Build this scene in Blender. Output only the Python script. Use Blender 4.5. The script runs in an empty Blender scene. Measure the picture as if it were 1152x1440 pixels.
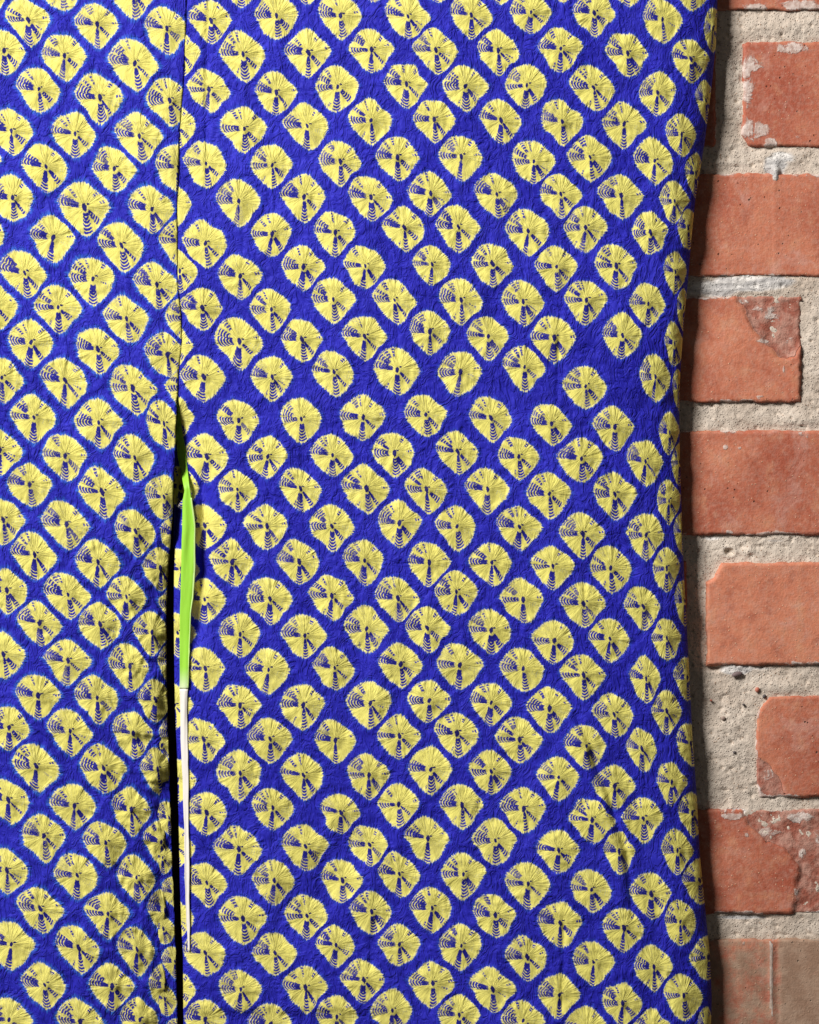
import bpy, math, random
import numpy as np
from mathutils import Vector

# ------------------------------------------------------------------ units
S = 0.00046            # metres per photo pixel on the wall face
D = 1.45               # camera distance from the wall face
W, H = 1152.0, 1440.0
sc = bpy.context.scene
col = sc.collection

# ------------------------------------------------------------------ camera
cam = bpy.data.cameras.new('camera')
camo = bpy.data.objects.new('camera', cam)
col.objects.link(camo)
camo.location = (0, -D, 0)
camo.rotation_euler = (math.radians(90), 0, 0)
cam.sensor_fit = 'VERTICAL'
cam.sensor_height = 24.0
cam.lens = 24.0 * D / (H * S)
cam.clip_start = 0.05
cam.clip_end = 50
sc.camera = camo

# ------------------------------------------------------------------ light
world = bpy.data.worlds.new('World')
sc.world = world
world.use_nodes = True
bg = world.node_tree.nodes['Background']
bg.inputs[0].default_value = (1.0, 0.93, 0.86, 1)
bg.inputs[1].default_value = 0.066

def area(name, loc, target, size, energy, colr):
    l = bpy.data.lights.new(name, 'AREA')
    l.shape = 'SQUARE'; l.size = size; l.energy = energy; l.color = colr
    o = bpy.data.objects.new(name, l); col.objects.link(o)
    o.location = loc
    o.rotation_euler = (Vector(target) - Vector(loc)).to_track_quat('-Z', 'Y').to_euler()
    return o
area('window_lamp', (-1.45, -1.62, 1.48), (0.0, 0, 0.16), 0.72, 116.0, (1.0, 0.965, 0.92))

sc.view_settings.view_transform = 'Standard'
sc.view_settings.look = 'None'
sc.view_settings.exposure = 0.0
sc.view_settings.gamma = 1.0

# ------------------------------------------------------------------ numpy noise
def _hash(ix, iy, seed):
    h = (ix.astype(np.int64) * 374761393 + iy.astype(np.int64) * 668265263 + int(seed) * 974634777) & 0xFFFFFFFF
    h = ((h ^ (h >> 13)) * 1274126177) & 0xFFFFFFFF
    h = (h ^ (h >> 16)) & 0xFFFFFFFF
    return h.astype(np.float64) / 4294967295.0

def vnoise(x, y, seed=0):
    x = np.asarray(x, float); y = np.asarray(y, float)
    ix = np.floor(x); iy = np.floor(y)
    fx = x - ix; fy = y - iy
    fx = fx * fx * fx * (fx * (fx * 6 - 15) + 10); fy = fy * fy * fy * (fy * (fy * 6 - 15) + 10)
    a = _hash(ix, iy, seed); b = _hash(ix + 1, iy, seed)
    c = _hash(ix, iy + 1, seed); d = _hash(ix + 1, iy + 1, seed)
    return (a + (b - a) * fx) * (1 - fy) + (c + (d - c) * fx) * fy * 1.0

def fbm(x, y, seed=0, octv=4, gain=0.5):
    s = 0; a = 1; t = 0
    for k in range(octv):
        s = s + a * (vnoise(x * 2 ** k + 17.3 * k, y * 2 ** k - 9.1 * k, seed + k) - 0.5) * 2
        t += a; a *= gain
    return s / t

def sstep(a, b, x):
    t = np.clip((x - a) / (b - a), 0, 1)
    return t * t * (3 - 2 * t)

def world_pts(px, py, out):
    """photo pixel + distance in front of the wall (px) -> metres."""
    k = (D - out * S) / D
    return np.stack([(px - W / 2) * S * k, -out * S + 0 * px, (H / 2 - py) * S * k], -1)

# ------------------------------------------------------------------ node helper
class NT:
    def __init__(self, name):
        self.m = bpy.data.materials.new(name); self.m.use_nodes = True
        self.t = self.m.node_tree; self.t.nodes.clear()
        self.out = self.t.nodes.new('ShaderNodeOutputMaterial')
        self.b = self.t.nodes.new('ShaderNodeBsdfPrincipled')
        self.t.links.new(self.b.outputs[0], self.out.inputs[0])
    def put(self, sock, v):
        if isinstance(v, V): v = v.s
        if isinstance(v, bpy.types.NodeSocket): self.t.links.new(v, sock)
        else:
            if isinstance(v, (tuple, list)) and len(v) == 3 and sock.type == 'RGBA': v = (*v, 1)
            sock.default_value = v
    def math(self, op, *a, clamp=False):
        n = self.t.nodes.new('ShaderNodeMath'); n.operation = op; n.use_clamp = clamp
        for i, v in enumerate(a): self.put(n.inputs[i], v)
        return V(self, n.outputs[0])
    def attr(self, name, out='Vector'):
        n = self.t.nodes.new('ShaderNodeAttribute'); n.attribute_name = name
        return V(self, n.outputs[out])
    def sep(self, v):
        n = self.t.nodes.new('ShaderNodeSeparateXYZ'); self.put(n.inputs[0], v)
        return [V(self, o) for o in n.outputs]
    def comb(self, x, y, z):
        n = self.t.nodes.new('ShaderNodeCombineXYZ')
        for i, v in enumerate((x, y, z)): self.put(n.inputs[i], v)
        return V(self, n.outputs[0])
    def noise(self, vec, scale, detail=2, rough=0.5, dist=0.0, colour=False):
        n = self.t.nodes.new('ShaderNodeTexNoise')
        self.put(n.inputs['Vector'], vec); n.inputs['Scale'].default_value = scale
        n.inputs['Detail'].default_value = detail; n.inputs['Roughness'].default_value = rough
        n.inputs['Distortion'].default_value = dist
        return V(self, n.outputs['Color' if colour else 'Fac'])
    def voro(self, vec, scale, feature='F1', out='Distance', rnd=1.0):
        n = self.t.nodes.new('ShaderNodeTexVoronoi'); n.feature = feature
        self.put(n.inputs['Vector'], vec); n.inputs['Scale'].default_value = scale
        n.inputs['Randomness'].default_value = rnd
        return V(self, n.outputs[out])
    def wn(self, w):
        n = self.t.nodes.new('ShaderNodeTexWhiteNoise'); n.noise_dimensions = '1D'
        self.put(n.inputs['W'], w)
        return [V(self, o) for o in self._sepc(n.outputs['Color'])]
    def _sepc(self, c):
        n = self.t.nodes.new('ShaderNodeSeparateColor'); self.put(n.inputs[0], c)
        return list(n.outputs)
    def ss(self, lo, hi, v):
        n = self.t.nodes.new('ShaderNodeMapRange'); n.interpolation_type = 'SMOOTHSTEP'
        self.put(n.inputs['Value'], v); self.put(n.inputs['From Min'], lo); self.put(n.inputs['From Max'], hi)
        return V(self, n.outputs[0])
    def lin(self, lo, hi, a, b, v):
        n = self.t.nodes.new('ShaderNodeMapRange')
        self.put(n.inputs['Value'], v); self.put(n.inputs['From Min'], lo); self.put(n.inputs['From Max'], hi)
        self.put(n.inputs['To Min'], a); self.put(n.inputs['To Max'], b)
        return V(self, n.outputs[0])
    def mix(self, f, a, b, mode='MIX'):
        n = self.t.nodes.new('ShaderNodeMix'); n.data_type = 'RGBA'; n.blend_type = mode
        self.put(n.inputs[0], f); self.put(n.inputs[6], a); self.put(n.inputs[7], b)
        return V(self, n.outputs[2])
    def bump(self, h, dist, strength=1.0, normal=None):
        n = self.t.nodes.new('ShaderNodeBump'); n.inputs['Strength'].default_value = strength
        n.inputs['Distance'].default_value = dist; self.put(n.inputs['Height'], h)
        if normal is not None: self.put(n.inputs['Normal'], normal)
        return V(self, n.outputs[0])
    def coord(self):
        n = self.t.nodes.new('ShaderNodeTexCoord'); return V(self, n.outputs['Object'])
    def scalev(self, v, s):
        n = self.t.nodes.new('ShaderNodeVectorMath'); n.operation = 'MULTIPLY'
        self.put(n.inputs[0], v); n.inputs[1].default_value = s
        return V(self, n.outputs[0])
    def set(self, **k):
        for a, v in k.items():
            self.put(self.b.inputs[a.replace('_', ' ')], v)

class V:
    def __init__(self, nt, s): self.n = nt; self.s = s.s if isinstance(s, V) else s
    def __add__(a, b): return a.n.math('ADD', a, b)
    __radd__ = __add__
    def __sub__(a, b): return a.n.math('SUBTRACT', a, b)
    def __rsub__(a, b): return a.n.math('SUBTRACT', b, a)
    def __mul__(a, b): return a.n.math('MULTIPLY', a, b)
    __rmul__ = __mul__
    def __truediv__(a, b): return a.n.math('DIVIDE', a, b)
    def __rtruediv__(a, b): return a.n.math('DIVIDE', b, a)
    def max(a, b): return a.n.math('MAXIMUM', a, b)
    def min(a, b): return a.n.math('MINIMUM', a, b)
    def abs(a): return a.n.math('ABSOLUTE', a)
    def sin(a): return a.n.math('SINE', a)
    def cos(a): return a.n.math('COSINE', a)
    def inv(a): return a.n.math('SUBTRACT', 1.0, a)

# ------------------------------------------------------------------ shibori cloth material
def shibori_material(name, blue, yellow, halo_gain):
    n = NT(name)
    lx, ly, seed = n.sep(n.attr('motif'))
    rho = n.math('SQRT', lx * lx + ly * ly)
    th = n.math('ARCTAN2', ly, lx)
    co = lx / rho.max(0.01); si = ly / rho.max(0.01)
    oc = n.coord()
    r1 = n.wn(seed); r2 = n.wn(seed + 31.7); r3 = n.wn(seed + 77.1)
    # feathered outline of the resist-dyed patch
    dirv = n.comb(co * 7.0, si * 7.0, seed * 3.1)
    spikes = n.noise(dirv, 2.2, 2, 0.6)
    spikes2 = n.noise(n.comb(co * 7.0, si * 7.0, seed * 5.3 + rho * 1.5), 4.6, 2, 0.7)
    edge = 1.0 + (spikes - 0.5) * 0.22 + (spikes2 - 0.5) * 0.22
    inside = n.ss(edge + 0.020, edge - 0.035, rho)
    rim = n.ss(edge - 0.13, edge - 0.02, rho)
    haloN = n.noise(n.comb(co * 6.0, si * 6.0, seed * 2.0 + 9), 3.2, 2, 0.6)
    halo = n.ss(edge + 0.03 + haloN * (0.28 + 0.2 * halo_gain), edge - 0.05, rho) * n.ss(0.25, 0.75, haloN)
    # striped fans
    TW = 2 * math.pi
    wob = (n.noise(oc, 850.0, 2, 0.6) - 0.5) * 1.35
    total = None
    fans = [  # angle, half width, r0, r1, presence threshold, rand index, stripes, duty
        (175, 13.5, 0.16, 0.975, -1.0, r1[0], 9.5, 0.10),
        (150, 9.0, 0.30, 0.965, 0.14, r1[1], 9.5, 0.05),
        (128, 5.5, 0.44, 0.95, 0.22, r1[2], 9.5, 0.05),
        (110, 2.0, 0.45, 0.96, 0.45, r2[0], 9.0, 0.15),
        (268, 10.5, 0.12, 0.975, -1.0, r2[2], 9.5, 0.12),
        (309, 8.5, 0.12, 0.91, 0.12, r3[0], 9.5, 0.05),
        (54, 5.0, 0.58, 0.95, 0.48, r3[1], 9.0, 0.05),
        (12, 2.4, 0.62, 0.92, 0.55, r3[2], 9.0, 0.0),
        (246, 1.0, 0.60, 0.93, 0.72, r1[1], 9.0, 0.3),
        (332, 1.8, 0.30, 0.80, 0.80, r1[0], 9.0, 0.0),
    ]
    for i, (ang, hw, ra, rb, pres, rr, nst, duty) in enumerate(fans):
        jit = n.math('FRACT', rr * 7.31 + 0.137 * i)
        jit2 = n.math('FRACT', rr * 23.7 + 0.311 * i)
        a0 = math.radians(ang) + (jit - 0.5) * math.radians(19)
        d = n.math('WRAP', th - a0, math.pi, -math.pi).abs()
        w = math.radians(hw) * (0.58 + jit2 * 0.62) * (0.42 + 0.42 / rho.max(0.28))
        am = n.ss(w + 0.05, w + 0.005, d + wob * 0.20)
        rlo = ra + jit2 * 0.14
        rm = n.ss(rlo - 0.02, rlo + 0.03, rho) * n.ss(rb, rb - 0.035, rho + (jit - 0.5) * 0.12 + (spikes - 0.5) * 0.1)
        # stripes bow a little across the fan
        st = ((rho + d * d * 0.9) * (nst * 0.88 * TW) + jit * 6.0 + wob * 2.2).sin()
        solid = n.ss(0.62, 0.30, rho + wob * 0.6 + (jit - 0.5) * 0.3) * 1.1
        stm = n.ss(-0.66 - duty, -0.30 - duty, st + solid)
        f = am * rm * stm
        if pres > 0:
            f = f * n.ss(pres - 0.01, pres + 0.01, jit2 * 0.5 + jit * 0.5 if False else rr)
        total = f if total is None else total.max(f)
    # central knot, dark oval with little satellites
    ka = (r2[1] - 0.5) * 1.0
    kx = lx * ka.cos() + ly * ka.sin(); ky = ly * ka.cos() - lx * ka.sin()
    sz = 0.75 + r3[2] * 0.55
    kd = n.math('SQRT', (kx / 0.085) * (kx / 0.085) + (ky / 0.135) * (ky / 0.135)) / sz
    knot = n.ss(1.15, 0.85, kd + wob * 0.7)
    sx = lx - 0.16; sy = ly - 0.10 - r1[2] * 0.05
    kd2 = n.math('SQRT', (sx / 0.075) * (sx / 0.075) + (sy / 0.045) * (sy / 0.045))
    sat = n.ss(1.2, 0.8, kd2 + wob * 1.6) * n.ss(0.3, 0.32, r2[2])
    knot = knot.max(sat)
    # pale ghost dashes at the right
    gd = n.math('WRAP', th - math.radians(-14) - (r3[0] - 0.5) * 0.3, math.pi, -math.pi).abs()
    gst = ((lx * 0.9 - ly * 0.35) * (9.5 * TW) + wob * 3).sin()
    ghost = n.ss(0.30, 0.22, gd) * n.ss(0.34, 0.42, rho) * n.ss(0.88, 0.8, rho) * n.ss(0.35, 0.8, gst) \
        * n.ss(0.42, 0.58, n.noise(oc, 420.0, 1, 0.5)) * n.ss(0.25, 0.3, r3[1])
    # top column of tiny pale perforations
    pst = (ly * (12.0 * TW)).sin()
    perf = n.ss(0.035, 0.015, (lx + 0.07 - (r1[1] - 0.5) * 0.12 + ly * 0.10).abs()) * n.ss(0.3, 0.4, ly) * n.ss(0.2, 0.9, pst)
    # colours
    big = n.noise(oc, 9.0, 3, 0.55)
    fib = n.noise(n.scalev(oc, (1, 1, 0.45)), 1500.0, 2, 0.6)
    ray = n.noise(dirv, 3.4, 2, 0.6)
    yv = n.mix(n.ss(0.35, 0.65, big), yellow[0], yellow[1])
    yv = n.mix(n.ss(0.35, 0.75, ray) * 0.35, yv, yellow[2])
    yv = n.mix(rim * 0.50, yv, (0.82, 0.80, 0.48))
    yv = n.mix(fib * 0.14, yv, (0.52, 0.46, 0.14))
    bv = n.mix(n.ss(0.3, 0.7, n.noise(oc, 60.0, 3, 0.6)), blue[0], blue[1])
    bv = n.mix(n.ss(0.45, 0.75, fib) * 0.25, bv, blue[2])
    bv = n.mix(n.ss(0.45, 0.75, n.noise(oc, 14.0, 3, 0.6)) * 0.55, bv, (0.034, 0.036, 0.54))
    bv = n.mix(halo * halo_gain, bv, (0.045, 0.22, 0.74))
    dark = (0.016, 0.016, 0.24)
    c = n.mix(inside, bv, yv)
    c = n.mix(total * inside, c, n.mix(n.ss(0.2, 0.9, rho), dark, (0.024, 0.024, 0.34)))
    c = n.mix(ghost * 0.42 * inside, c, (0.35, 0.42, 0.45))
    c = n.mix(perf * 0.45 * inside, c, (0.45, 0.45, 0.35))
    c = n.mix(knot, c, (0.014, 0.012, 0.13))
    n.set(Base_Color=c, Roughness=0.62)
    n.b.inputs['Specular IOR Level'].default_value = 0.14
    # relief: radial pleats round every knot + crinkled crepe ground
    pl = n.noise(n.comb(co * 4.0, si * 4.0, seed * 4.4 + rho * 0.9), 1.5, 2, 0.5)
    fall = n.ss(1.55, 0.75, rho) * n.ss(0.02, 0.22, rho)
    upw = 0.60 + 0.40 * si
    pl2 = n.noise(n.comb(co * 4.0, si * 4.0, seed * 8.8 + rho * 0.5), 5.5, 1, 0.5)
    crease = n.ss(0.60, 0.40, pl2) * n.ss(0.95, 0.55, rho)
    pleat = (pl - 0.5) * fall * upw + crease * fall * 0.20 * (0.5 + 0.5 * si)
    warp = n.noise(oc, 38.0, 2, 0.5, colour=True)
    vadd = n.t.nodes.new('ShaderNodeVectorMath'); vadd.operation = 'MULTIPLY_ADD'
    n.put(vadd.inputs[0], warp); vadd.inputs[1].default_value = (0.012, 0.012, 0.012); n.put(vadd.inputs[2], oc)
    wv = V(n, vadd.outputs[0])
    cr = n.noise(n.scalev(wv, (1, 1, 0.50)), 150.0, 3, 0.55, 1.6)
    ridge = ((cr - 0.5) * 2.0).abs()
    crinkle = n.ss(0.0, 0.30, ridge)
    fine = n.noise(n.scalev(oc, (1, 1, 0.6)), 620.0, 2, 0.5)
    out_amt = n.ss(0.7, 1.2, rho) * 0.87 + 0.13
    hgt = pleat * 1.35 + (pl - 0.5) * n.ss(1.75, 1.15, rho) * n.ss(0.75, 1.0, rho) * 0.9 + crinkle * 0.52 * out_amt + fine * 0.16 
    n.set(Normal=n.bump(hgt, 0.0011, 0.85))
    return n.m

BL = [(0.023, 0.022, 0.44), (0.015, 0.014, 0.34), (0.038, 0.040, 0.52)]
YL = [(0.81, 0.745, 0.18), (0.75, 0.685, 0.155), (0.86, 0.81, 0.26)]
mat_sleeve = shibori_material('shibori_crepe', BL, YL, 0.35)
mat_body = shibori_material('shibori_crepe_bleeding', BL, YL, 0.85)

# ------------------------------------------------------------------ motif positions (photo px)
SL = """297 29;389 22;479 22;574 23;342 76;434 74;523 70;294 126;389 130;475 122;572 118;344 181;432 177;522 169;290 230;383 232;479 227;559 221;336 283;428 277;522 277;
341 -24;430 -27;524 -31;663 21;747 17;836 18;613 70;701 71;789 68;655 121;741 120;835 123;611 168;705 169;791 171;649 220;751 227;830 221;606 272;699 273;789 273;
616 -28;702 -28;793 -31;885 -26;974 -17;932 27;883 75;972 83;925 130;1003 40;878 174;959 189;993 141;921 226;874 275;949 283;979 244;
289 342;383 329;472 327;338 388;427 375;514 374;285 433;382 435;469 421;337 480;425 477;513 473;287 530;383 530;470 523;
569 320;645 319;743 325;608 372;693 371;783 375;555 422;649 422;736 424;605 466;687 473;780 475;559 520;648 523;738 516;
824 320;915 327;968 320;867 374;950 382;825 422;912 427;961 433;876 472;949 483;824 543;922 530;954 545;
336 591;424 589;511 587;291 642;377 642;468 640;334 688;423 687;516 687;288 739;376 740;467 740;327 790;421 790;513 788;
599 583;691 588;776 596;555 637;644 635;730 642;600 688;686 688;773 694;562 735;643 740;731 741;604 791;692 791;778 796;642 832;
865 600;942 608;818 645;908 649;956 650;865 695;941 704;820 751;909 752;960 748;859 799;938 799;
288 843;380 842;467 838;338 892;429 894;516 884;289 940;378 942;471 939;338 992;427 991;521 989;287 1040;380 1039;472 1041;338 1087;427 1090;519 1090;
560 841;736 843;601 883;691 886;780 901;564 934;647 935;736 940;604 985;691 988;773 996;562 1035;643 1031;731 1040;606 1082;691 1085;786 1093;
821 849;905 853;963 845;858 898;938 897;821 949;909 954;967 953;864 1005;938 1000;972 1046;825 1049;903 1053;
291 1143;384 1136;480 1143;336 1194;430 1190;520 1188;561 1131;650 1132;737 1137;602 1179;697 1182;786 1196;865 1105;945 1100;833 1153;905 1151;974 1143;871 1197;953 1196;
291 1241;386 1238;482 1238;342 1292;432 1288;523 1282;289 1340;387 1340;473 1329;339 1391;430 1389;512 1378;289 1433;381 1440;474 1430;
562 1229;652 1229;743 1243;608 1277;697 1287;788 1298;562 1328;649 1330;742 1346;609 1383;693 1391;787 1399;552 1421;646 1427;736 1435;
832 1251;916 1257;984 1238;878 1305;957 1296;835 1353;920 1360;997 1346;876 1411;962 1400;825 1446;917 1448;993 1445;
256 75;250 178;244 286;253 381;245 487;248 588;254 685;256 800;250 890;246 992;250 1096;248 1190;247 1291;250 1392"""
BO = """40 28;137 34;235 40;6 71;91 78;190 89;55 125;141 137;239 141;16 184;106 188;196 191;65 234;161 237;251 235;18 278;119 291;214 294;86 -18;188 -11;-15 -15;
75 334;171 345;35 384;131 392;221 400;82 432;178 448;44 481;138 491;236 499;3 531;92 535;187 546;-22 328;-6 430;254 338;264 448;266 545;
48 587;139 594;231 596;92 641;190 644;0 632;42 681;144 692;231 699;5 731;94 737;191 747;49 780;138 790;226 799;10 830;96 836;
178 839;56 876;141 878;214 889;5 920;96 929;183 937;54 978;137 981;219 984;13 1023;99 1028;188 1031;51 1077;146 1080;222 1082;
12 1125;105 1133;185 1139;62 1175;149 1185;227 1184;10 1224;109 1231;192 1234;57 1278;152 1285;233 1281;16 1328;111 1333;193 1335;63 1385;158 1387;233 1386;13 1434;113 1437;197 1434;
250 752;249 850;246 932;247 1034"""
BS = "228 1048;238 1150;229 1206;246 1255;230 1306;246 1352;232 1405"

def edge_x(y):   # right edge of the sleeve
    ys = [-200, 0, 60, 120, 200, 280, 340, 400, 450, 520, 560, 640, 700, 760, 830, 900, 980, 1040, 1120, 1200, 1280, 1340, 1400, 1440, 1480, 1600]
    xs = [1018, 1009, 1007, 1001, 991, 978, 972, 967, 962, 957, 955, 956, 958, 960, 963, 967, 971, 974, 980, 984, 992, 998, 1001, 1000, 996, 990]
    return np.interp(y, ys, xs)

def parse(s):
    return [tuple(float(v) for v in a.split()) for a in s.replace('\n', '').split(';') if a.strip()]

RX_OVER = {(984, 1238): 25, (997, 1346): 26, (972, 1046): 21, (974, 1143): 20, (967, 953): 18, (963, 845): 15, (960, 748): 13,
           (956, 650): 12, (968, 320): 15, (979, 244): 15, (1003, 40): 13, (993, 141): 14, (909, 954): 22, (903, 1053): 22,
           (871, 1197): 22, (938, 897): 21, (993, 1445): 12, (962, 1400): 29, (974, -17): 27, (972, 83): 27, (961, 433): 9, (954, 545): 8}
R_OVER = {(342, 76): 1.10, (289, 342): 1.08, (337, 480): 1.12, (559, 520): 1.10, (516, 687): 1.04, (560, 841): 1.06, (338, 1087): 1.06,
          (342, 1292): 1.08, (336, 1194): 1.05, (652, 1229): 1.06, (521, 989): 1.04, (823, 543): .9, (776, 596): .92, (334, 688): .92,
          (377, 642): .94, (742, 1346): 1.0, (119, 291): 1.12, (190, 89): 1.12, (144, 692): 1.08, (139, 594): 1.08, (48, 587): 1.04,
          (473, 1329): .93, (480, 1143): .94, (520, 1188): .92, (608, 372): .9, (555, 422): .95, (605, 466): .98, (738, 516): .98}

def build_motifs(pts, body, seed0):
    rng = random.Random(seed0)
    ms = []
    allp = list(pts)
    # carry the pattern on past the frame
    if body:
        for (x, y) in pts:
            for dx, dy in ((-192, -12), (-384, -24)):
                q = (x + dx, y + dy)
                if q[0] < -18 and all((q[0] - a) ** 2 + (q[1] - b) ** 2 > 46 ** 2 for a, b in allp): allp.append(q)
    for (x, y) in list(allp):
        for dx, dy in ((-8, -101), (-16, -202), (6, 101)):
            q = (x + dx, y + dy)
            if (q[1] < -14 or q[1] > 1446) and all((q[0] - a) ** 2 + (q[1] - b) ** 2 > 46 ** 2 for a, b in allp): allp.append(q)
    for i, (x, y) in enumerate(allp):
        s = 30.0 if body else 28.8
        s *= rng.uniform(0.96, 1.05) * R_OVER.get((x, y), 1.0)
        rx, ry = s, s * 1.0
        if body:
            if x > 160 and y > 560:
                k = np.interp(x, [160, 240], [0.95, 0.80]); rx *= k * (0.95 if y > 800 else 1.0)
        else:
            d = float(edge_x(y)) - x
            rx = rx * (1 - math.exp(-(max(d, 0) + 8) / 32))
            if (x, y) in RX_OVER: rx = RX_OVER[(x, y)] * .94
            if x < 262: rx = 25; ry = 28
        h = [(rng.gauss(0, 0.015), rng.gauss(0, 0.015)) for _ in range(6)]
        ms.append(dict(x=x, y=y, rx=rx, ry=ry, h=h, seed=rng.uniform(1, 90), sk=rng.gauss(0.07 if body else 0.02, 0.03)))
    return ms

OUT_A = np.radians([0, 25, 45, 65, 90, 115, 135, 155, 172, 195, 225, 250, 270, 290, 315, 340, 360])
OUT_R = np.array([1.03, .92, .87, .91, 1.02, 1.06, 1.07, 1.08, 1.12, .97, .94, 1.03, 1.19, 1.07, .92, .94, 1.03])

def motif_coords(M, px, py):
    """local coordinates, scaled so that the outline lies at length 1"""
    dx = (px - M['x']) / M['rx']; dy = -(py - M['y']) / M['ry']
    dx, dy = dx + M['sk'] * dy, dy + M['sk'] * dx
    th = np.arctan2(dy, dx)
    R = np.interp(th % (2 * np.pi), OUT_A, OUT_R)
    for k, (a, b) in enumerate(M['h']):
        R = R + a * np.cos((k + 1) * th) + b * np.sin((k + 1) * th)
    return dx / R, dy / R, th

def make_cloth(name, left, right, y0, y1, step, depth, motifs, material, parent, relief=1.0, thick=0.0009, xstep=None, damp=None):
    ny = int((y1 - y0) / step) + 1
    ys = np.linspace(y0, y1, ny)
    L = np.interp(ys, [p[0] for p in left], [p[1] for p in left]); R = right(ys) if callable(right) else np.interp(ys, [p[0] for p in right], [p[1] for p in right])
    nx = max(3, int(np.max(R - L) / (xstep or step)) + 1)
    t = np.linspace(0, 1, nx)
    # finer sampling next to the free edges
    PX = L[:, None] + (R - L)[:, None] * t[None, :]
    PY = np.repeat(ys[:, None], nx, 1)
    # face centres -> owning motif
    cx = (PX[:-1, :-1] + PX[1:, 1:]) / 2; cy = (PY[:-1, :-1] + PY[1:, 1:]) / 2
    best = np.full(cx.shape, 1e9); own = np.zeros(cx.shape, int)
    v1 = np.full(PX.shape, 9.0); v2 = np.full(PX.shape, 9.0); vo = np.full(PX.shape, -1)
    relf = np.zeros(PX.shape)
    for i, M in enumerate(motifs):
        if M['x'] < L.min() - 60 or M['x'] > R.max() + 60: continue
        r0 = max(0, int((M['y'] - 62 - y0) / step)); r1 = min(ny - 1, int((M['y'] + 62 - y0) / step))
        if r1 <= r0: continue
        a, b, _ = motif_coords(M, cx[r0:r1], cy[r0:r1])
        d = np.hypot(a, b)
        m = d < best[r0:r1]
        best[r0:r1][m] = d[m]; own[r0:r1][m] = i
        a, b, th = motif_coords(M, PX[r0:r1 + 1], PY[r0:r1 + 1])
        d = np.hypot(a, b)
        s1 = v1[r0:r1 + 1]; s2 = v2[r0:r1 + 1]; so_ = vo[r0:r1 + 1]
        new = d < s1
        s2[...] = np.where(new, s1, np.minimum(s2, d)); so_[new] = i; s1[...] = np.where(new, d, s1)
        f = np.exp(-(d / 0.9) ** 4)
        pk = 2.4 * np.exp(-(d / 0.28) ** 2) + 2.8 * f * (1 - 0.55 * np.clip(d, 0, 1))
        pleat = 0
        rs = M['seed']
        for kk, (fr, am) in enumerate(((5, .6), (9, .7), (14, .6), (19, .4))):
            pleat = pleat + am * np.sin(fr * th + rs * (kk + 1.7) + 0.8 * np.sin(2 * th + rs))
        pk = pk + 0.42 * pleat * np.exp(-((d - 0.72) / 0.48) ** 2) * (0.7 + 0.3 * np.sin(th))
        relf[r0:r1 + 1] += pk
    crk = fbm(PX / 26.0, PY / 40.0, 5, 4, .55)
    crr = 1 - np.abs(fbm(PX / 17.0 + 0.3 * crk * 4, PY / 26.0, 9, 3)) * 2.2
    relf = relf * relief + 1.8 * crk + 1.7 * np.clip(crr, 0, 1)
    if damp is not None: relf = relf * damp(PX, PY, L[:, None], R[:, None])
    out = depth(PX, PY, L[:, None], R[:, None]) + relf
    P = world_pts(PX, PY, out).reshape(-1, 3)
    idx = np.arange(ny * nx).reshape(ny, nx)
    a = idx[:-1, :-1].ravel(); b = idx[1:, :-1].ravel(); c = idx[1:, 1:].ravel(); d = idx[:-1, 1:].ravel()
    F = np.stack([a, b, c, d], 1)
    me = bpy.data.meshes.new(name)
    nf = len(F)
    me.vertices.add(len(P)); me.vertices.foreach_set('co', P.ravel())
    me.loops.add(nf * 4); me.loops.foreach_set('vertex_index', F.ravel().astype(np.int32))
    me.polygons.add(nf)
    me.polygons.foreach_set('loop_start', np.arange(0, nf * 4, 4, dtype=np.int32))
    me.update(calc_edges=True)
    me.polygons.foreach_set('use_smooth', np.ones(nf, bool))
    # motif-local corner coordinates
    own = own.ravel(); best = best.ravel()
    cxp = PX.reshape(-1)[F]; cyp = PY.reshape(-1)[F]
    data = np.zeros((nf, 4, 3), np.float32)
    data[:, :, 0] = 3.0
    order = np.argsort(own, kind='stable'); so = own[order]
    bounds = np.searchsorted(so, np.arange(len(motifs) + 1))
    for i, M in enumerate(motifs):
        sel = order[bounds[i]:bounds[i + 1]]
        sel = sel[best[sel] < 3]
        if not len(sel): continue
        u, v, _ = motif_coords(M, cxp[sel], cyp[sel])
        F_ = F[sel]; other = np.where(vo.reshape(-1)[F_] == i, v2.reshape(-1)[F_], v1.reshape(-1)[F_])
        k = 1 + 0.75 * np.clip(0.30 - (other - np.hypot(u, v)), 0, 0.5)      # dye always runs between two bound patches
        u = u * k; v = v * k
        data[sel, :, 0] = u; data[sel, :, 1] = v; data[sel, :, 2] = M['seed']
    at = me.attributes.new('motif', 'FLOAT_VECTOR', 'CORNER')
    at.data.foreach_set('vector', data.ravel())
    me.materials.append(material)
    o = bpy.data.objects.new(name, me); col.objects.link(o)
    if parent: o.parent = parent
    sm = o.modifiers.new('thickness', 'SOLIDIFY'); sm.thickness = thick; sm.offset = -1.0
    return o

def link_mesh(name, P, F, material, parent=None, smooth=True, attrs=None):
    me = bpy.data.meshes.new(name)
    me.from_pydata([tuple(map(float, p)) for p in P], [], [tuple(map(int, f)) for f in F])
    me.materials.append(material)
    if smooth: me.polygons.foreach_set('use_smooth', np.ones(len(me.polygons), bool))
    if attrs:
        for k, v in attrs.items():
            a = me.attributes.new(k, 'FLOAT', 'POINT'); a.data.foreach_set('value', np.asarray(v, np.float32).ravel())
    me.update()
    o = bpy.data.objects.new(name, me); col.objects.link(o)
    if parent: o.parent = parent
    return o

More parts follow.
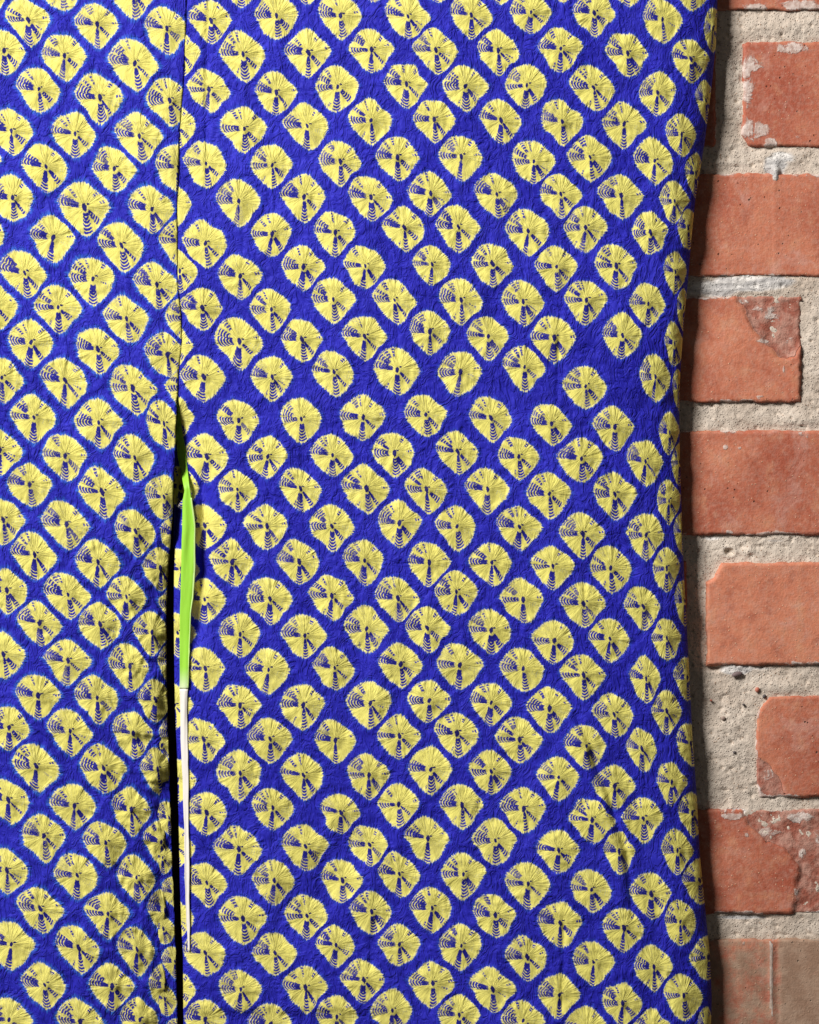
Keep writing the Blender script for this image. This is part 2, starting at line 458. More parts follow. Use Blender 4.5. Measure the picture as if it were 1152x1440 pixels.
# ------------------------------------------------------------------ the wall
def brick_material():
    n = NT('fired_brick')
    oc = n.coord()
    tone = n.attr('tone', 'Fac'); lime = n.attr('lime', 'Fac'); chip = n.attr('chip', 'Fac'); dirt = n.attr('dirt', 'Fac')
    big = n.noise(oc, 16.0, 4, 0.6)
    mid = n.noise(oc, 70.0, 4, 0.65)
    c = n.mix(n.ss(0.30, 0.72, big + (tone - 0.5) * 0.60), (0.39, 0.094, 0.052), (0.60, 0.210, 0.120))
    c = n.mix(n.ss(0.50, 0.72, mid) * 0.55, c, (0.64, 0.30, 0.17))
    c = n.mix(n.ss(0.48, 0.30, mid) * 0.55, c, (0.32, 0.075, 0.040))
    blot = n.noise(oc, 34.0, 5, 0.7, 0.8)
    c = n.mix(n.ss(0.54, 0.68, blot) * 0.45, c, (0.60, 0.32, 0.26))
    c = n.mix(n.ss(0.42, 0.30, blot) * 0.30, c, (0.28, 0.075, 0.045))
    streak = n.noise(n.scalev(oc, (1, 1, 0.06)), 130.0, 3, 0.6)
    c = n.mix(n.ss(0.58, 0.72, streak) * 0.22, c, (0.62, 0.34, 0.20))
    # sand grains and pin holes
    v1 = n.voro(oc, 460.0); pick = n.voro(oc, 460.0, out='Color')
    pr = n._sepc(pick)[0]
    grain = n.ss(0.26, 0.10, v1 + (mid - 0.5) * 0.35) * n.ss(0.84, 0.86, V(n, pr))
    c = n.mix(grain * 0.75, c, (0.78, 0.50, 0.33))
    v2 = n.voro(oc, 250.0); pk2 = n._sepc(n.voro(oc, 250.0, out='Color')); pr2 = V(n, pk2[1])
    hole = n.ss(0.10 + V(n, pk2[0]) * 0.12, 0.05, v2 + (mid - 0.5) * 0.2) * n.ss(0.925, 0.93, pr2)
    c = n.mix(hole * 0.8, c, (0.07, 0.025, 0.015))
    c = n.mix(n.ss(0.40, 0.70, n.noise(oc, 300.0, 4, 0.75)) * 0.26, c, (0.60, 0.42, 0.34))
    # broken faces
    cn = n.noise(oc, 110.0, 5, 0.7)
    cc = n.mix(n.ss(0.35, 0.65, cn), (0.33, 0.10, 0.065), (0.50, 0.27, 0.21))
    cm = n.ss(0.40, 0.60, chip + (mid - 0.5) * 0.35)
    c = n.mix(cm, c, cc)
    # lime bloom
    ln = n.noise(oc, 95.0, 6, 0.72, 0.6)
    lm = n.ss(0.50, 0.62, lime * 0.72 + (ln - 0.5) * 1.25 + 0.05) * n.ss(0.02, 0.12, lime)
    lc = n.mix(n.ss(0.35, 0.65, n.noise(oc, 260.0, 3, 0.6)), (0.50, 0.38, 0.33), (0.76, 0.68, 0.63))
    c = n.mix(lm * 0.85, c, lc)
    # brown clay and soot smear
    dn = n.noise(oc, 45.0, 6, 0.7)
    dm = n.ss(0.38, 0.66, dirt * 0.7 + (dn - 0.5) * 1.2 + 0.05) * n.ss(0.05, 0.2, dirt)
    dc = n.mix(n.ss(0.4, 0.6, mid), (0.29, 0.21, 0.145), (0.38, 0.29, 0.21))
    c = n.mix(dm * 0.80, c, dc)
    n.set(Base_Color=c, Roughness=0.72)
    n.b.inputs['Specular IOR Level'].default_value = 0.30
    fine = n.noise(oc, 700.0, 3, 0.6)
    h = fine * 0.30 + n.noise(oc, 230.0, 5, 0.75) * 0.75 + mid * 0.30 + grain * 0.30 - hole * 0.9 + cn * cm * 2.2 + lm * 0.35 + n.ss(0.5, 0.7, streak) * 0.05
    n.set(Normal=n.bump(h, 0.0009, 0.9))
    return n.m

def mortar_material():
    n = NT('lime_sand_mortar')
    oc = n.coord()
    lime = n.attr('lime', 'Fac'); dirt = n.attr('dirt', 'Fac')
    a = n.noise(oc, 30.0, 5, 0.65); f = n.noise(oc, 520.0, 4, 0.75); m = n.noise(oc, 140.0, 4, 0.65)
    c = n.mix(n.ss(0.3, 0.7, a), (0.58, 0.485, 0.40), (0.72, 0.63, 0.54))
    c = n.mix(n.ss(0.52, 0.72, f) * 0.35, c, (0.72, 0.64, 0.54))
    c = n.mix(n.ss(0.42, 0.28, f) * 0.50, c, (0.28, 0.21, 0.16))
    v = n.voro(oc, 620.0); pk = n._sepc(n.voro(oc, 620.0, out='Color'))
    g = n.ss(0.36, 0.16, v + (m - 0.5) * 0.3)
    c = n.mix(g * n.ss(0.80, 0.82, V(n, pk[0])) * 0.8, c, (0.16, 0.12, 0.10))
    c = n.mix(g * n.ss(0.86, 0.88, V(n, pk[1])) * 0.6, c, (0.50, 0.27, 0.15))
    ln = n.noise(n.scalev(oc, (0.5, 1, 1)), 80.0, 5, 0.7, 0.8)
    lm = n.ss(0.36, 0.58, lime * 0.8 + (ln - 0.5) * 0.8)
    lc = n.mix(n.ss(0.42, 0.60, n.noise(n.scalev(oc, (0.35, 1, 1)), 150.0, 5, 0.7, 1.0)), (0.46, 0.45, 0.45), (0.84, 0.81, 0.78))
    c = n.mix(lm * 0.9, c, lc)
    dm = n.ss(0.3, 0.7, dirt + (a - 0.5) * 0.8)
    c = n.mix(dm * 0.72, c, (0.22, 0.16, 0.105))
    n.set(Base_Color=c, Roughness=0.92)
    n.b.inputs['Specular IOR Level'].default_value = 0.15
    h = (f * 0.45 + m * 0.45) * (1.0 - lm * 0.45) + g * 0.25
    n.set(Normal=n.bump(h, 0.0019, 0.9))
    return n.m

MB = brick_material(); MM = mortar_material()
wall = bpy.data.objects.new('brick_wall', None); col.objects.link(wall)
wall.location = (0, 0.0, -0.40)
wall['label'] = 'old orange red brick wall with pale sandy mortar joints behind the hanging kimono'
wall['category'] = 'wall'

def blob(PX, PY, x, y, rx, ry, ang=0.0):
    c, s = math.cos(ang), math.sin(ang)
    u = ((PX - x) * c + (PY - y) * s) / rx; v = (-(PX - x) * s + (PY - y) * c) / ry
    return np.clip(1.25 - np.hypot(u, v), 0, 1)

def poly_sd(PX, PY, poly):
    """signed distance, positive inside"""
    poly = np.array(poly, float); n = len(poly)
    dmin = np.full(PX.shape, 1e9); inside = np.zeros(PX.shape, bool)
    for i in range(n):
        a = poly[i]; b = poly[(i + 1) % n]
        e = b - a; wx = PX - a[0]; wy = PY - a[1]
        t = np.clip((wx * e[0] + wy * e[1]) / (e @ e), 0, 1)
        dmin = np.minimum(dmin, np.hypot(wx - t * e[0], wy - t * e[1]))
        cnd = ((a[1] > PY) != (b[1] > PY)) & (PX < (b[0] - a[0]) * (PY - a[1]) / (b[1] - a[1] + 1e-12) + a[0])
        inside ^= cnd
    return np.where(inside, dmin, -dmin)

def make_brick(poly, seed, tone=0.5, face=0.0, step=2.6, lime=(), chips=(), dirt=0.0, round_=3.5, tilt=0.0, rough=1.0, ridges=()):
    xs = [p[0] for p in poly]; ys = [p[1] for p in poly]
    mg = 7
    nx = int((max(xs) - min(xs) + 2 * mg) / step) + 1; ny = int((max(ys) - min(ys) + 2 * mg) / step) + 1
    PX, PY = np.meshgrid(np.linspace(min(xs) - mg, max(xs) + mg, nx), np.linspace(min(ys) - mg, max(ys) + mg, ny))
    sd = poly_sd(PX, PY, poly)
    sd = sd + 2.3 * rough * fbm(PX / 21, PY / 21, seed, 4, .6) + 0.8 * fbm(PX / 5, PY / 5, seed + 40, 2)
    edge_l = np.clip(1 - (sd - 2) / 9.0, 0, 1) * sstep(.35, .75, vnoise(PX / 32, PY / 32, seed + 70))
    h = face + 0.9 * fbm(PX / 90, PY / 90, seed + 3, 3) + 0.22 * fbm(PX / 9, PY / 9, seed + 4, 3)
    h = h + tilt * (PX - np.mean(xs)) / 100.0
    lm = 0.88 * edge_l; cm = np.zeros(PX.shape)
    for (cp, dep) in chips:
        csd = poly_sd(PX, PY, cp) + 3.5 * fbm(PX / 24, PY / 24, seed + 9, 4, .6) + 2.2 * fbm(PX / 7, PY / 7, seed + 19, 3, .6)
        k = sstep(-2.0, 4.5, csd)
        h = h - k * (dep + 2.2 * fbm(PX / 16, PY / 16, seed + 12, 4, .65) + 1.2 * np.clip(csd / 30, 0, 2))
        cm = np.maximum(cm, k)
    for (x, y, rx, ry, am) in lime:
        lm = np.maximum(lm, am * blob(PX, PY, x, y, rx, ry))
    for (x, ya, yb, w, am) in ridges:
        g = np.exp(-((PX - x - 2 * fbm(PY / 60, PX * 0, seed, 2)) / w) ** 2) * sstep(ya - 8, ya + 8, PY) * (1 - sstep(yb - 20, yb + 20, PY))
        h = h + am * g
        lm = np.maximum(lm, 0.95 * (g > 0.35) * (np.abs(PX - x) < w)) if am > 1 else lm
    drop = 1 - sstep(-1.5, round_, sd)
    h = h - drop ** 1.6 * 15
    h = np.where(sd < -2.0, face - 22, h)
    P = world_pts(PX, PY, h).reshape(-1, 3)
    idx = np.arange(ny * nx).reshape(ny, nx)
    F = np.stack([idx[:-1, :-1].ravel(), idx[1:, :-1].ravel(), idx[1:, 1:].ravel(), idx[:-1, 1:].ravel()], 1)
    # closed body behind the face
    ring = list(idx[0, :]) + list(idx[1:, -1]) + list(idx[-1, -2::-1]) + list(idx[-2:0:-1, 0])
    base = len(P)
    bp = P[ring].copy(); bp[:, 1] = 0.045
    P = np.vstack([P, bp])
    m = len(ring)
    FF = [tuple(f) for f in F]
    for i in range(m):
        j = (i + 1) % m
        FF.append((ring[i], ring[j], base + j, base + i))
    FF.append(tuple(base + i for i in range(m)))
    at = lambda a: np.concatenate([a.ravel(), np.zeros(m)])
    o = link_mesh('brick', P, FF, MB, wall, True,
                  dict(lime=at(lm), chip=at(cm), tone=at(np.full(PX.shape, tone)),
                       dirt=at(np.full(PX.shape, dirt) if np.isscalar(dirt) else dirt(PX, PY))))
    o.location = -wall.location
    return o

def rect(x0, y0, x1, y1): return [(x0, y0), (x1, y0), (x1, y1), (x0, y1)]
bricks = [
    (dict(poly=rect(860, -130, 1300, 16), seed=11, tone=.45, lime=[(1060, 10, 30, 12, 1), (1130, 8, 60, 14, .9), (1010, 6, 30, 10, .7)], rough=1.3), 'brick with white lime bloom along its lower edge'),
    (dict(poly=[(1042, 62), (1050, 57), (1300, 55), (1300, 210), (1052, 209), (1041, 190)], seed=12, tone=.42,
          lime=[(1050, 120, 18, 62, .85), (1060, 90, 22, 22, .85), (1062, 180, 40, 26, .85), (1105, 66, 60, 14, .75), (1084, 203, 16, 14, 1.0), (1122, 68, 30, 12, .85), (1128, 195, 24, 22, .65), (1085, 62, 30, 8, .6)], round_=6), 'brick with grey lime bloom round its corners'),
    (dict(poly=rect(790, 62, 1009, 211), seed=13, tone=.3, round_=6, face=-1), None),
    (dict(poly=rect(800, 243, 1320, 390), seed=14, tone=.5, lime=[(1090, 250, 10, 10, .9), (1121, 276, 5, 4, .9)], face=.5, ridges=[(1089, 250, 385, 1.6, .5)]), None),
    (dict(poly=rect(840, 416, 1127, 566), seed=15, tone=.55,
          chips=[([(1031, 412), (1046, 436), (1057, 462), (1074, 484), (1098, 505), (1116, 500), (1132, 484), (1128, 410)], 4.5)],
          lime=[(1074, 480, 20, 8, .9), (1046, 424, 16, 8, .8), (1085, 440, 50, 26, .68), (1110, 480, 18, 16, .7), (993, 448, 8, 12, .55), (1068, 558, 10, 7, .8), (1102, 520, 4, 12, .8)], round_=2.5, face=1.5), 'orange brick with its upper right corner broken away'),
    (dict(poly=rect(1165, 420, 1420, 566), seed=16, tone=.4), None),
    (dict(poly=rect(780, 605, 1290, 753), seed=17, tone=.40, lime=[(1020, 629, 6, 6, .9), (1040, 630, 7, 6, .85), (1026, 748, 12, 8, .8), (1130, 612, 22, 12, .6)], face=1, round_=3), None),
    (dict(poly=[(1014, 791), (1300, 790), (1300, 934), (993, 936), (993, 818), (1004, 812)], seed=18, tone=.86, face=3.5, round_=3), 'pale orange brick standing proud of the joint'),
    (dict(poly=rect(740, 788, 966, 936), seed=19, tone=.3, face=1), None),
    (dict(poly=[(1082, 978), (1300, 975), (1300, 1121), (1068, 1122), (1062, 1100), (1062, 1004)], seed=20, tone=.50,
          chips=[([(1060, 1062), (1076, 1066), (1100, 1100), (1104, 1126), (1058, 1126)], 3)], lime=[(1080, 1090, 20, 24, .7), (1070, 1120, 20, 10, .8)], face=1), None),
    (dict(poly=rect(800, 1137, 1170, 1286), seed=21, tone=.36,
          chips=[([(1040, 1132), (1052, 1160), (1078, 1184), (1104, 1190), (1122, 1220), (1120, 1250), (1112, 1290), (1180, 1290), (1180, 1130)], 5)],
          lime=[(1030, 1148, 30, 10, .9), (1050, 1174, 6, 6, .9), (1085, 1170, 34, 16, .85), (1130, 1150, 40, 14, .85), (1130, 1200, 14, 26, .8), (1150, 1180, 12, 30, .7), (1120, 1250, 8, 20, .7)], face=2), 'brick with a broken crumbling right half'),
    (dict(poly=rect(1178, 1140, 1440, 1286), seed=22, tone=.5), None),
    (dict(poly=rect(820, 1319, 1300, 1466), seed=23, tone=.30, dirt=lambda X, Y: 0.74 + 0.26 * sstep(1090, 1104, X), lime=[(1046, 1326, 4, 8, .8), (1070, 1382, 6, 8, .7), (1053, 1364, 6, 10, .6)],
          ridges=[(1085, 1325, 1425, 2.4, 2.2), (1094, 1325, 1440, 3.0, -1.2)], face=0), 'brown smeared brick with an upright mortar ridge'),
    (dict(poly=rect(900, 1500, 1140, 1646), seed=24, tone=.5, step=6), None),
    (dict(poly=rect(1160, 1500, 1400, 1646), seed=25, tone=.4, step=6), None),
    (dict(poly=rect(1175, -300, 1420, -155), seed=26, tone=.4, step=6), None),
    (dict(poly=rect(930, -300, 1155, -155), seed=27, tone=.5, step=6), None),
]
for kw, lb in bricks:
    o = make_brick(**kw)
    if lb: o['label'] = lb

# mortar bed: fine where it is seen, coarse where the kimono hides it
def make_mortar():
    X1 = np.arange(930, 1240, 2.0); X = np.concatenate([np.arange(-700, 930, 30.0), X1, np.arange(1240, 1700, 12.0)])
    Y = np.concatenate([np.arange(-400, -30, 10.0), np.arange(-30, 1470, 2.0), np.arange(1470, 1800, 10.0)])
    PX, PY = np.meshgrid(X, Y)
    h = -5.0 + 2.4 * fbm(PX / 60, PY / 45, 61, 3) + 1.7 * fbm(PX / 12, PY / 12, 62, 4, .65) + 0.7 * fbm(PX / 4, PY / 4, 63, 2)
    pit = vnoise(PX / 7, PY / 6, 66); h = h - 3.0 * sstep(.80, .95, pit)
    h = h + 3.2 * blob(PX, PY, 1020, 1040, 62, 90) + 3.0 * blob(PX, PY, 1090, 35, 120, 20) + 2.5 * blob(PX, PY, 1150, 470, 22, 80)
    h = h + 2.0 * blob(PX, PY, 1025, 140, 16, 70)
    lm = np.zeros(PX.shape); lm_h = np.zeros(PX.shape)
    for (x, y, rx, ry, a) in [(1050, 400, 92, 15, 1.0), (1000, 406, 60, 19, 1.0), (1085, 396, 50, 12, 1.0), (1052, 386, 12, 9, 1), (1090, 232, 24, 22, 1.0), (1098, 222, 34, 14, .8), (1035, 941, 34, 11, 1.0), (1100, 966, 40, 9, .45), (975, 1125, 40, 14, .5), (1120, 590, 36, 12, .4), (1010, 228, 34, 12, .35),
                              (1060, 940, 60, 5, .7), (1032, 1142, 24, 9, .9), (1040, 1290, 60, 4, .9), (1000, 757, 30, 5, .7), (1090, 760, 30, 4, .6), (1052, 775, 10, 8, .3), (1025, 108, 8, 26, .5)]:
        b = blob(PX, PY, x, y, rx, ry); lm = np.maximum(lm, a * b)
        lm_h = np.maximum(lm_h, b * (ry > 7))
    h = h + lm_h * (3.0 + 2.2 * fbm(PX / 26, PY / 6, 71, 4, .6))
    drip = blob(PX, PY, 1091, 244, 7, 14); h = h + 7 * (drip > .3) * drip; lm = np.maximum(lm, drip)
    # hollow under the proud brick and a small pit
    h = h - 5 * blob(PX, PY, 1003, 939, 14, 6) - 5 * blob(PX, PY, 1026, 776, 7, 5) + 2 * (np.abs(np.hypot(PX - 1026, (PY - 776) * 1.2) - 9) < 2)
    dirt = np.clip((PY - 1270) / 110, 0, .75) + 0.35 * blob(PX, PY, 1000, 1100, 50, 60) + .2 * blob(PX, PY, 1130, 60, 60, 40)
    P = world_pts(PX, PY, h).reshape(-1, 3)
    ny, nx = PX.shape
    idx = np.arange(ny * nx).reshape(ny, nx)
    F = np.stack([idx[:-1, :-1].ravel(), idx[1:, :-1].ravel(), idx[1:, 1:].ravel(), idx[:-1, 1:].ravel()], 1)
    me = bpy.data.meshes.new('mortar')
    nf = len(F)
    me.vertices.add(len(P)); me.vertices.foreach_set('co', P.ravel())
    me.loops.add(nf * 4); me.loops.foreach_set('vertex_index', F.ravel().astype(np.int32))
    me.polygons.add(nf); me.polygons.foreach_set('loop_start', np.arange(0, nf * 4, 4, dtype=np.int32))
    me.update(calc_edges=True)
    me.polygons.foreach_set('use_smooth', np.ones(nf, bool))
    for k, v in dict(lime=lm, dirt=dirt).items():
        a = me.attributes.new(k, 'FLOAT', 'POINT'); a.data.foreach_set('value', v.astype(np.float32).ravel())
    me.materials.append(MM)
    o = bpy.data.objects.new('mortar', me); col.objects.link(o); o.parent = wall; o.location = -wall.location
make_mortar()

# pebbles caught in the mortar
def pebble(x, y, rx, ry, out, c, ang, seed):
    n = NT('pebble_stone'); oc = n.coord()
    n.set(Base_Color=n.mix(n.noise(oc, 300.0, 3), c, tuple(min(1, v * 1.9) for v in c)), Roughness=0.7)
    P, F = [], []
    nu, nv = 14, 8
    for j in range(nv + 1):
        ph = math.pi * j / nv
        for i in range(nu):
            t = 2 * math.pi * i / nu
            r = 1 + 0.22 * (vnoise(np.array([2 + 1.3 * math.cos(t)]), np.array([3 + 1.3 * math.sin(t) + ph]), seed)[0] - .5)
            u = r * math.sin(ph) * math.cos(t) * rx; v = r * math.sin(ph) * math.sin(t) * ry; w = math.cos(ph) * min(rx, ry) * .8
            X = x + u * math.cos(ang) - v * math.sin(ang); Y = y + u * math.sin(ang) + v * math.cos(ang)
            P.append(world_pts(np.array(X), np.array(Y), np.array(out + w)))
    for j in range(nv):
        for i in range(nu):
            a = j * nu + i; b = j * nu + (i + 1) % nu
            F.append((a, a + nu, b + nu, b))
    o = link_mesh('pebble', P, F, n.m, wall, True); o.location = -wall.location
    return o
pebble(1037, 948, 7.5, 3.6, 1, (0.12, 0.085, 0.085), -0.25, 1)
pebble(1075, 979, 2.6, 3.0, -1, (0.07, 0.06, 0.06), .6, 2)
pebble(1065, 970, 3.2, 3.6, 0, (0.35, 0.12, 0.08), .2, 3)
pebble(1046, 991, 2.2, 1.8, 0, (0.05, 0.04, 0.04), .2, 4)
pebble(1033, 1058, 2.2, 2.0, 0, (0.07, 0.06, 0.06), .2, 5)
pebble(1017, 1010, 3.6, 3.0, 0, (0.24, 0.18, 0.15), .3, 6)
pebble(1000, 985, 2.0, 1.6, 0, (0.28, 0.09, 0.06), .3, 7)

# ------------------------------------------------------------------ the kimono
kim = bpy.data.objects.new('kimono', None); col.objects.link(kim)
kim['label'] = 'deep blue kimono with pale yellow tie-dyed shibori patches, hanging on the brick wall'
kim['category'] = 'kimono'

sleeve_m = build_motifs(parse(SL), False, 4)
body_m = build_motifs(parse(BO), True, 8)

def gauss(d, w): return np.exp(-(d / w) ** 2)
def line_x(PY, pts): return np.interp(PY, [p[0] for p in pts], [p[1] for p in pts])

# seam between body and sleeve above the opening, then the two lips of the opening
seam = [(-300, 266), (0, 262), (100, 259), (200, 252), (300, 249), (400, 250), (440, 254), (480, 256), (520, 251), (560, 249)]
body_right = seam + [(600, 247), (640, 246), (680, 244), (720, 243), (760, 240), (800, 237), (860, 234.5), (960, 235), (1000, 236), (1100, 239), (1150, 240.5), (1240, 243.5), (1340, 247.5), (1440, 250), (1520, 252)]
sleeve_left = [(-300, 262), (0, 258), (100, 255), (200, 248), (300, 245), (400, 246), (440, 250), (480, 252), (520, 250), (560, 251), (600, 255.5), (640, 260), (665, 262), (688, 263), (700, 258), (712, 250), (760, 247),
               (800, 245), (860, 244.5), (960, 245.5), (1000, 246.5), (1060, 249), (1100, 250), (1160, 251.5), (1240, 253), (1300, 255), (1345, 257.5), (1440, 258), (1520, 258)]

def sleeve_depth(PX, PY, L, R):
    e = edge_x(PY)
    d = np.clip(e - PX, 0, None)
    out = 66 - 9 * np.exp(-d / 80.0) - 20 * np.exp(-d / 28.0) - 6 * np.exp(-(d / 6.0)) - 6 * np.exp(-d / 120.0)
    out = out - 6 * np.exp(-np.clip(PX - L, 0, None) / 9.0) * sstep(560, 640, PY)
    # dark opening throat
    out = out - 14 * np.exp(-np.clip(PX - L, 0, None) / 16.0) * sstep(560, 600, PY) * (1 - sstep(690, 712, PY))
    out = out - 24 * np.exp(-(np.clip(PX - L, 0, None) / 9.0) ** 2) * sstep(708, 720, PY) * (1 - sstep(750, 800, PY))
    # lower part tucks under at the hem
    out = out - 4 * sstep(1412, 1428, PY + 5 * fbm(PX / 60, PX * 0, 88, 2)) * (1 - sstep(480, 640, PX))
    # soft vertical swells
    out = out + 4 * fbm(PX / 150, PY / 420, 31, 3) + 2.0 * fbm(PX / 55, PY / 160, 32, 3)
    # vertical fold beside the opening
    x = line_x(PY, [(600, 284), (700, 287), (800, 286), (900, 278)])
    out = out - 12.0 * gauss(PX - x, 8.5) * sstep(640, 700, PY) * (1 - sstep(860, 930, PY))
    # crease running down near the seam at the top
    x = line_x(PY, [(-50, 296), (60, 292), (120, 291), (250, 291)])
    out = out - 3.0 * gauss(PX - x, 3.5) * (1 - sstep(180, 300, PY))
    # the lapped fold low down on the right
    x = line_x(PY, [(980, 800), (1010, 808), (1040, 824), (1075, 833), (1110, 850), (1140, 858), (1200, 877), (1260, 884), (1330, 886)])
    a = sstep(985, 1040, PY) * (1 - sstep(1230, 1330, PY))
    out = out + a * (5.0 * gauss(PX - x + 10, 16) - 5.0 * gauss(PX - x - 4, 6.0))
    out = out - 4 * gauss(PX - x - 36, 16) * sstep(1040, 1120, PY) * (1 - sstep(1380, 1500, PY))
    # single creases
    for pts, y0, y1, w, am in (([(430, 787), (560, 784)], 470, 570, 2.0, 2.2), ([(1270, 792), (1340, 793), (1420, 789)], 1285, 1425, 2.6, 3.6),
                               ([(440, 559), (520, 559)], 455, 510, 2.2, 2.4), ([(1180, 548), (1220, 555)], 1175, 1235, 2.2, 3.0),
                               ([(1270, 530), (1370, 520)], 1290, 1372, 3.5, 2.5), ([(800, 824), (850, 822)], 806, 865, 2.2, 3.2),
                               ([(240, 388), (420, 384)], 250, 300, 2.0, 1.5)):
        x = line_x(PY, pts)
        out = out - am * gauss(PX - x, w) * sstep(y0 - 8, y0 + 10, PY) * (1 - sstep(y1 - 10, y1 + 8, PY))
    # slanting drag folds in the lower middle
    u = (PX - 500) * 0.80 + (PY - 1200) * 0.60; v = -(PX - 500) * 0.60 + (PY - 1200) * 0.80
    out = out + 3.2 * np.sin(u / 17.0 + 1.2 * fbm(PX / 90, PY / 90, 44, 2)) * gauss(u, 62) * gauss(v, 170)
    out = out - 7 * gauss(u - 6, 30) * gauss(v - 80, 80)
    u2 = (PX - 520) * 0.25 + (PY - 940) * 0.04
    out = out + 2.0 * np.sin(u2 * 0.35) * gauss(PX - 520, 60) * gauss(PY - 940, 120)
    return out

sleeve = make_cloth('sleeve', sleeve_left, edge_x, -230, 1478, 2.5, sleeve_depth, sleeve_m, mat_sleeve, kim,
                    damp=lambda X, Y, L, R: 1 - 0.93 * np.exp(-((X - L) / 9.0) ** 2) * (1 - sstep(520, 600, Y)) - 0.85 * np.exp(-((X - L) / 22.0) ** 4) * sstep(600, 690, Y))

def body_depth(PX, PY, L, R):
    d = np.clip(R - PX, 0, None)
    out = 68 + 3 * fbm(PX / 110, PY / 400, 51, 3) + 2.0 * fbm(PX / 50, PY / 180, 52, 3)
    k = np.exp(-d / 22.0) * (1 - sstep(500, 590, PY))                        # the seam lies flat on the sleeve
    out = out * (1 - k) + (sleeve_depth(PX, PY, L, R) + 0.9 + 1.2 * vnoise(PY / 28, PY * 0, 77)) * k
    low = sstep(600, 840, PY)
    out = out - low * (17 * np.exp(-d / 25.0) + 13 * np.exp(-d / 70.0))
    # shallow hollow just inside the edge
    out = out - 4 * gauss(PX - 176, 26) * sstep(700, 900, PY)
    return out

def body_edge(ys):
    r = np.interp(ys, [p[0] for p in body_right], [p[1] for p in body_right])
    cut = np.interp(ys, [1040, 1100, 1440, 1500], [400, 232.5, 233, 233])
    return np.minimum(r, cut)
body = make_cloth('body_panel', [(-300, -260), (1500, -260)], body_edge, -230, 1478, 2.5, body_depth, body_m, mat_body, kim,
                  damp=lambda X, Y, L, R: 1 - 0.93 * np.exp(-((R - X) / 7.0) ** 2) * (1 - sstep(520, 600, Y)) + 0.7 * sstep(130, 190, X) * sstep(640, 880, Y))

strip_m = build_motifs(parse(BS), True, 15)
for M in strip_m: M['rx'] = 17; M['ry'] = 21
def strip_depth(PX, PY, L, R):
    return 44 - 5 * (PX - L) / np.maximum(R - L, 1) + 0 * PX
strip = make_cloth('turned_edge', [(1020, 222), (1500, 223)],
                   lambda ys: np.interp(ys, [p[0] for p in body_right], [p[1] for p in body_right]), 1020, 1478, 2.5, strip_depth, strip_m, mat_body, kim)

flap = make_cloth('inner_flap', [(620, 246), (760, 244)], lambda ys: np.interp(ys, [620, 660, 760], [258, 266, 268]), 625, 770, 2.5,
                  lambda X, Y, L, R: 22 + 3 * (X - L) / (R - L), [M for M in sleeve_m], mat_sleeve, kim, relief=0.4)

# near-black sheet added behind the opening; the slit's shade is its colour
def slit_shade_material():
    n = NT('slit_shade_dark'); oc = n.coord()
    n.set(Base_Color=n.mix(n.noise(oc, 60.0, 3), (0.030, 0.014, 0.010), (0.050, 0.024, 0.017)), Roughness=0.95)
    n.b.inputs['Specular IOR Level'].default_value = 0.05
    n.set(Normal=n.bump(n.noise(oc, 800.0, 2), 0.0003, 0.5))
    return n.m
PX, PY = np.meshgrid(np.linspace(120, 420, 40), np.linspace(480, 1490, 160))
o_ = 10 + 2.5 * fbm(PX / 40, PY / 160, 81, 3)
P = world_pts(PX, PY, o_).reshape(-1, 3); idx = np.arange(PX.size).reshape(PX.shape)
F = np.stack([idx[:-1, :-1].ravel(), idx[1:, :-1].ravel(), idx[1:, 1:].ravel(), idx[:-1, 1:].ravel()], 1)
inner = link_mesh('slit_shade_sheet', P, F, slit_shade_material(), kim)
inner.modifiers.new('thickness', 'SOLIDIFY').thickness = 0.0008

# lining roll: lime green silk turning to white further down
def lining_material(name, a, b, fade=None):
    n = NT(name); oc = n.coord()
    c = n.mix(n.ss(0.3, 0.7, n.noise(n.scalev(oc, (1, 1, 0.2)), 50.0, 4, 0.6)), a, b)
    if fade: c = n.mix(n.ss(fade[0], fade[1], n.sep(oc)[2]) , c, fade[2])
    n.set(Base_Color=c, Roughness=0.5)
    n.b.inputs['Specular IOR Level'].default_value = 0.3
    h = n.noise(n.scalev(oc, (1, 1, 0.25)), 260.0, 3) * 1.0 + n.noise(oc, 2200.0, 1) * 0.15
    n.set(Normal=n.bump(h, 0.0005, 0.6))
    return n.m
GREEN = lining_material('lime_silk_lining', (0.27, 0.60, 0.035), (0.33, 0.68, 0.055), ((720 - 930) * S, (720 - 976) * S, (0.72, 0.76, 0.56)))
WHITE = lining_material('white_silk_lining', (0.76, 0.72, 0.68), (0.82, 0.78, 0.74))

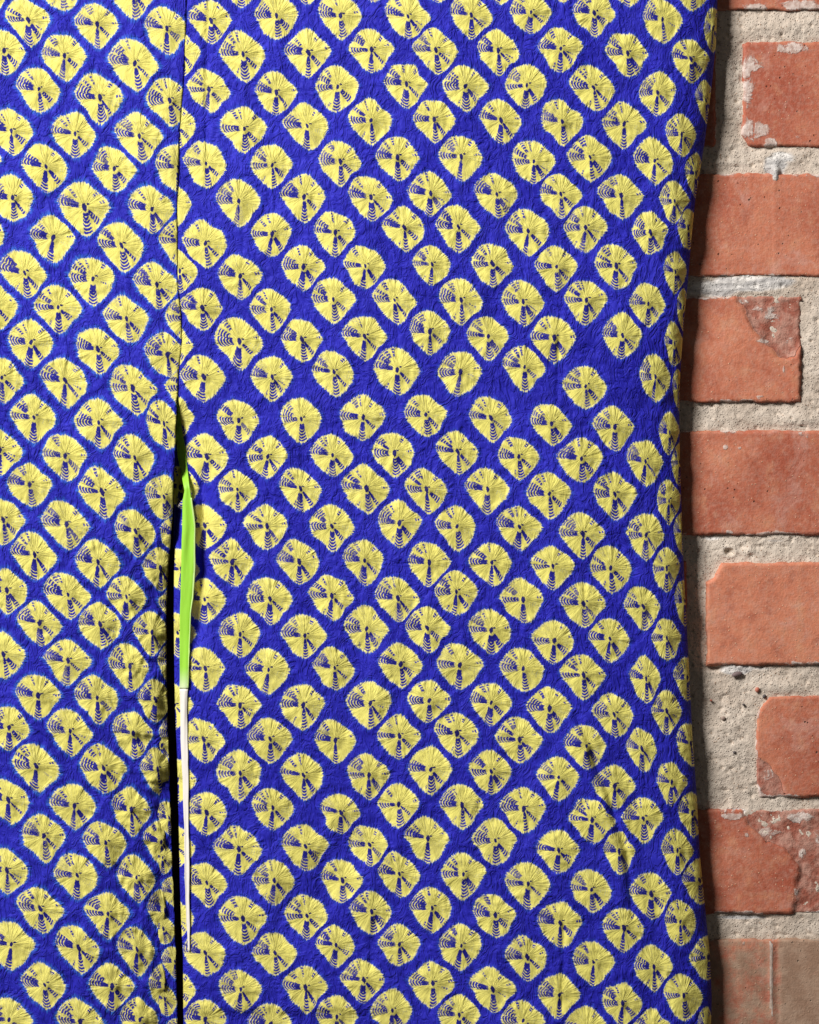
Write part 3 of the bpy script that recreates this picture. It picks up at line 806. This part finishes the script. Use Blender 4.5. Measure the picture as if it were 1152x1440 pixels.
def ribbon(name, rows, mat, na=12):
    """rows: (y, xl, xr, out_left, out_right, bulge)"""
    ys = np.arange(rows[0][0], rows[-1][0] + 0.1, 3.0)
    cols = [np.interp(ys, [r[0] for r in rows], [r[k] for r in rows]) for k in range(1, 6)]
    xl, xr, ol, orr, bu = cols
    xl = xl + 0.5 * fbm(ys / 22, ys * 0, 91, 3); xr = xr + 0.5 * fbm(ys / 22, ys * 0, 92, 3)
    t = np.linspace(0, 1, na)
    X = xl[:, None] + (xr - xl)[:, None] * t
    O = ol[:, None] + (orr - ol)[:, None] * t + bu[:, None] * np.sin(np.pi * t) + 0.5 * fbm(X / 5, np.repeat(ys[:, None], na, 1) / 40, 95, 3)
    Y = np.repeat(ys[:, None], na, 1)
    Ls = np.interp(ys, [p[0] for p in sleeve_left], [p[1] for p in sleeve_left])[:, None]
    hug = sleeve_depth(X, Y, Ls - 60 * sstep(640, 690, Y) * (1 - sstep(800, 900, Y)), None) + 2.4 + 0.9 * np.sin(2.2 * np.pi * t + Y / 60) * (0.5 + 0.5 * np.sin(Y / 37)) + 1.2 * t + 0.4 * fbm(X / 5, Y / 40, 95, 3)
    k = sstep(655, 688, Y)
    O = O * (1 - k) + hug * k
    P = world_pts(X, Y, O).reshape(-1, 3); idx = np.arange(X.size).reshape(X.shape)
    F = np.stack([idx[:-1, :-1].ravel(), idx[1:, :-1].ravel(), idx[1:, 1:].ravel(), idx[:-1, 1:].ravel()], 1)
    o = link_mesh(name, P, F, mat, kim)
    s = o.modifiers.new('thickness', 'SOLIDIFY'); s.thickness = 0.0007; s.offset = -1
    return o
g = ribbon('green_lining', [(546, 249.5, 251, 40, 44, 0), (575, 248.5, 252.5, 32, 50, 0), (600, 247.5, 256, 26, 48, 0), (625, 248, 259, 24, 48, 0), (645, 250, 261, 26, 48, 0), (665, 255, 263.5, 36, 50, 0), (690, 259.5, 267, 46, 55, 0.5),
                            (705, 257, 270, 54, 60, 1), (740, 256, 273.5, 60, 62, 1), (800, 255, 273.5, 60, 62, 1), (840, 254, 271, 60, 62, 1), (862, 253, 268, 60, 62, 1), (920, 253, 266, 60, 62, 1), (969, 252.5, 264.5, 60, 62, 1)], GREEN)
g['label'] = 'bright lime green silk lining rolled out at the sleeve opening'
w_ = ribbon('white_lining', [(969, 252.5, 264, 68, 71, 2.5), (1000, 253.5, 263.5, 68, 71, 2.5), (1040, 254, 263.5, 68, 71, 2.5), (1100, 257, 265, 68, 71, 2), (1160, 259, 265, 68, 71, 2), (1240, 260, 266.5, 68, 71, 2), (1300, 262.5, 266.8, 67, 70, 1.5), (1338, 264.5, 266.5, 64, 67, .5)], WHITE)
w_['label'] = 'white silk edge below the green lining'

e_ = ribbon('lining_edge', [(700, 268.2, 269.6, 60, 60, 0), (740, 272.6, 273.8, 60, 60, 0), (800, 272.6, 273.8, 60, 60, 0), (840, 270.2, 271.4, 60, 60, 0), (862, 267.2, 268.4, 60, 60, 0), (920, 265.2, 266.4, 60, 60, 0), (969, 263.6, 264.8, 60, 60, 0)], lining_material('pale_green_silk_edge', (0.50, 0.74, 0.22), (0.58, 0.78, 0.30)), 4)
e_.location = (0, -0.0006, 0)
e_['label'] = 'thin pale edge running along the green lining'
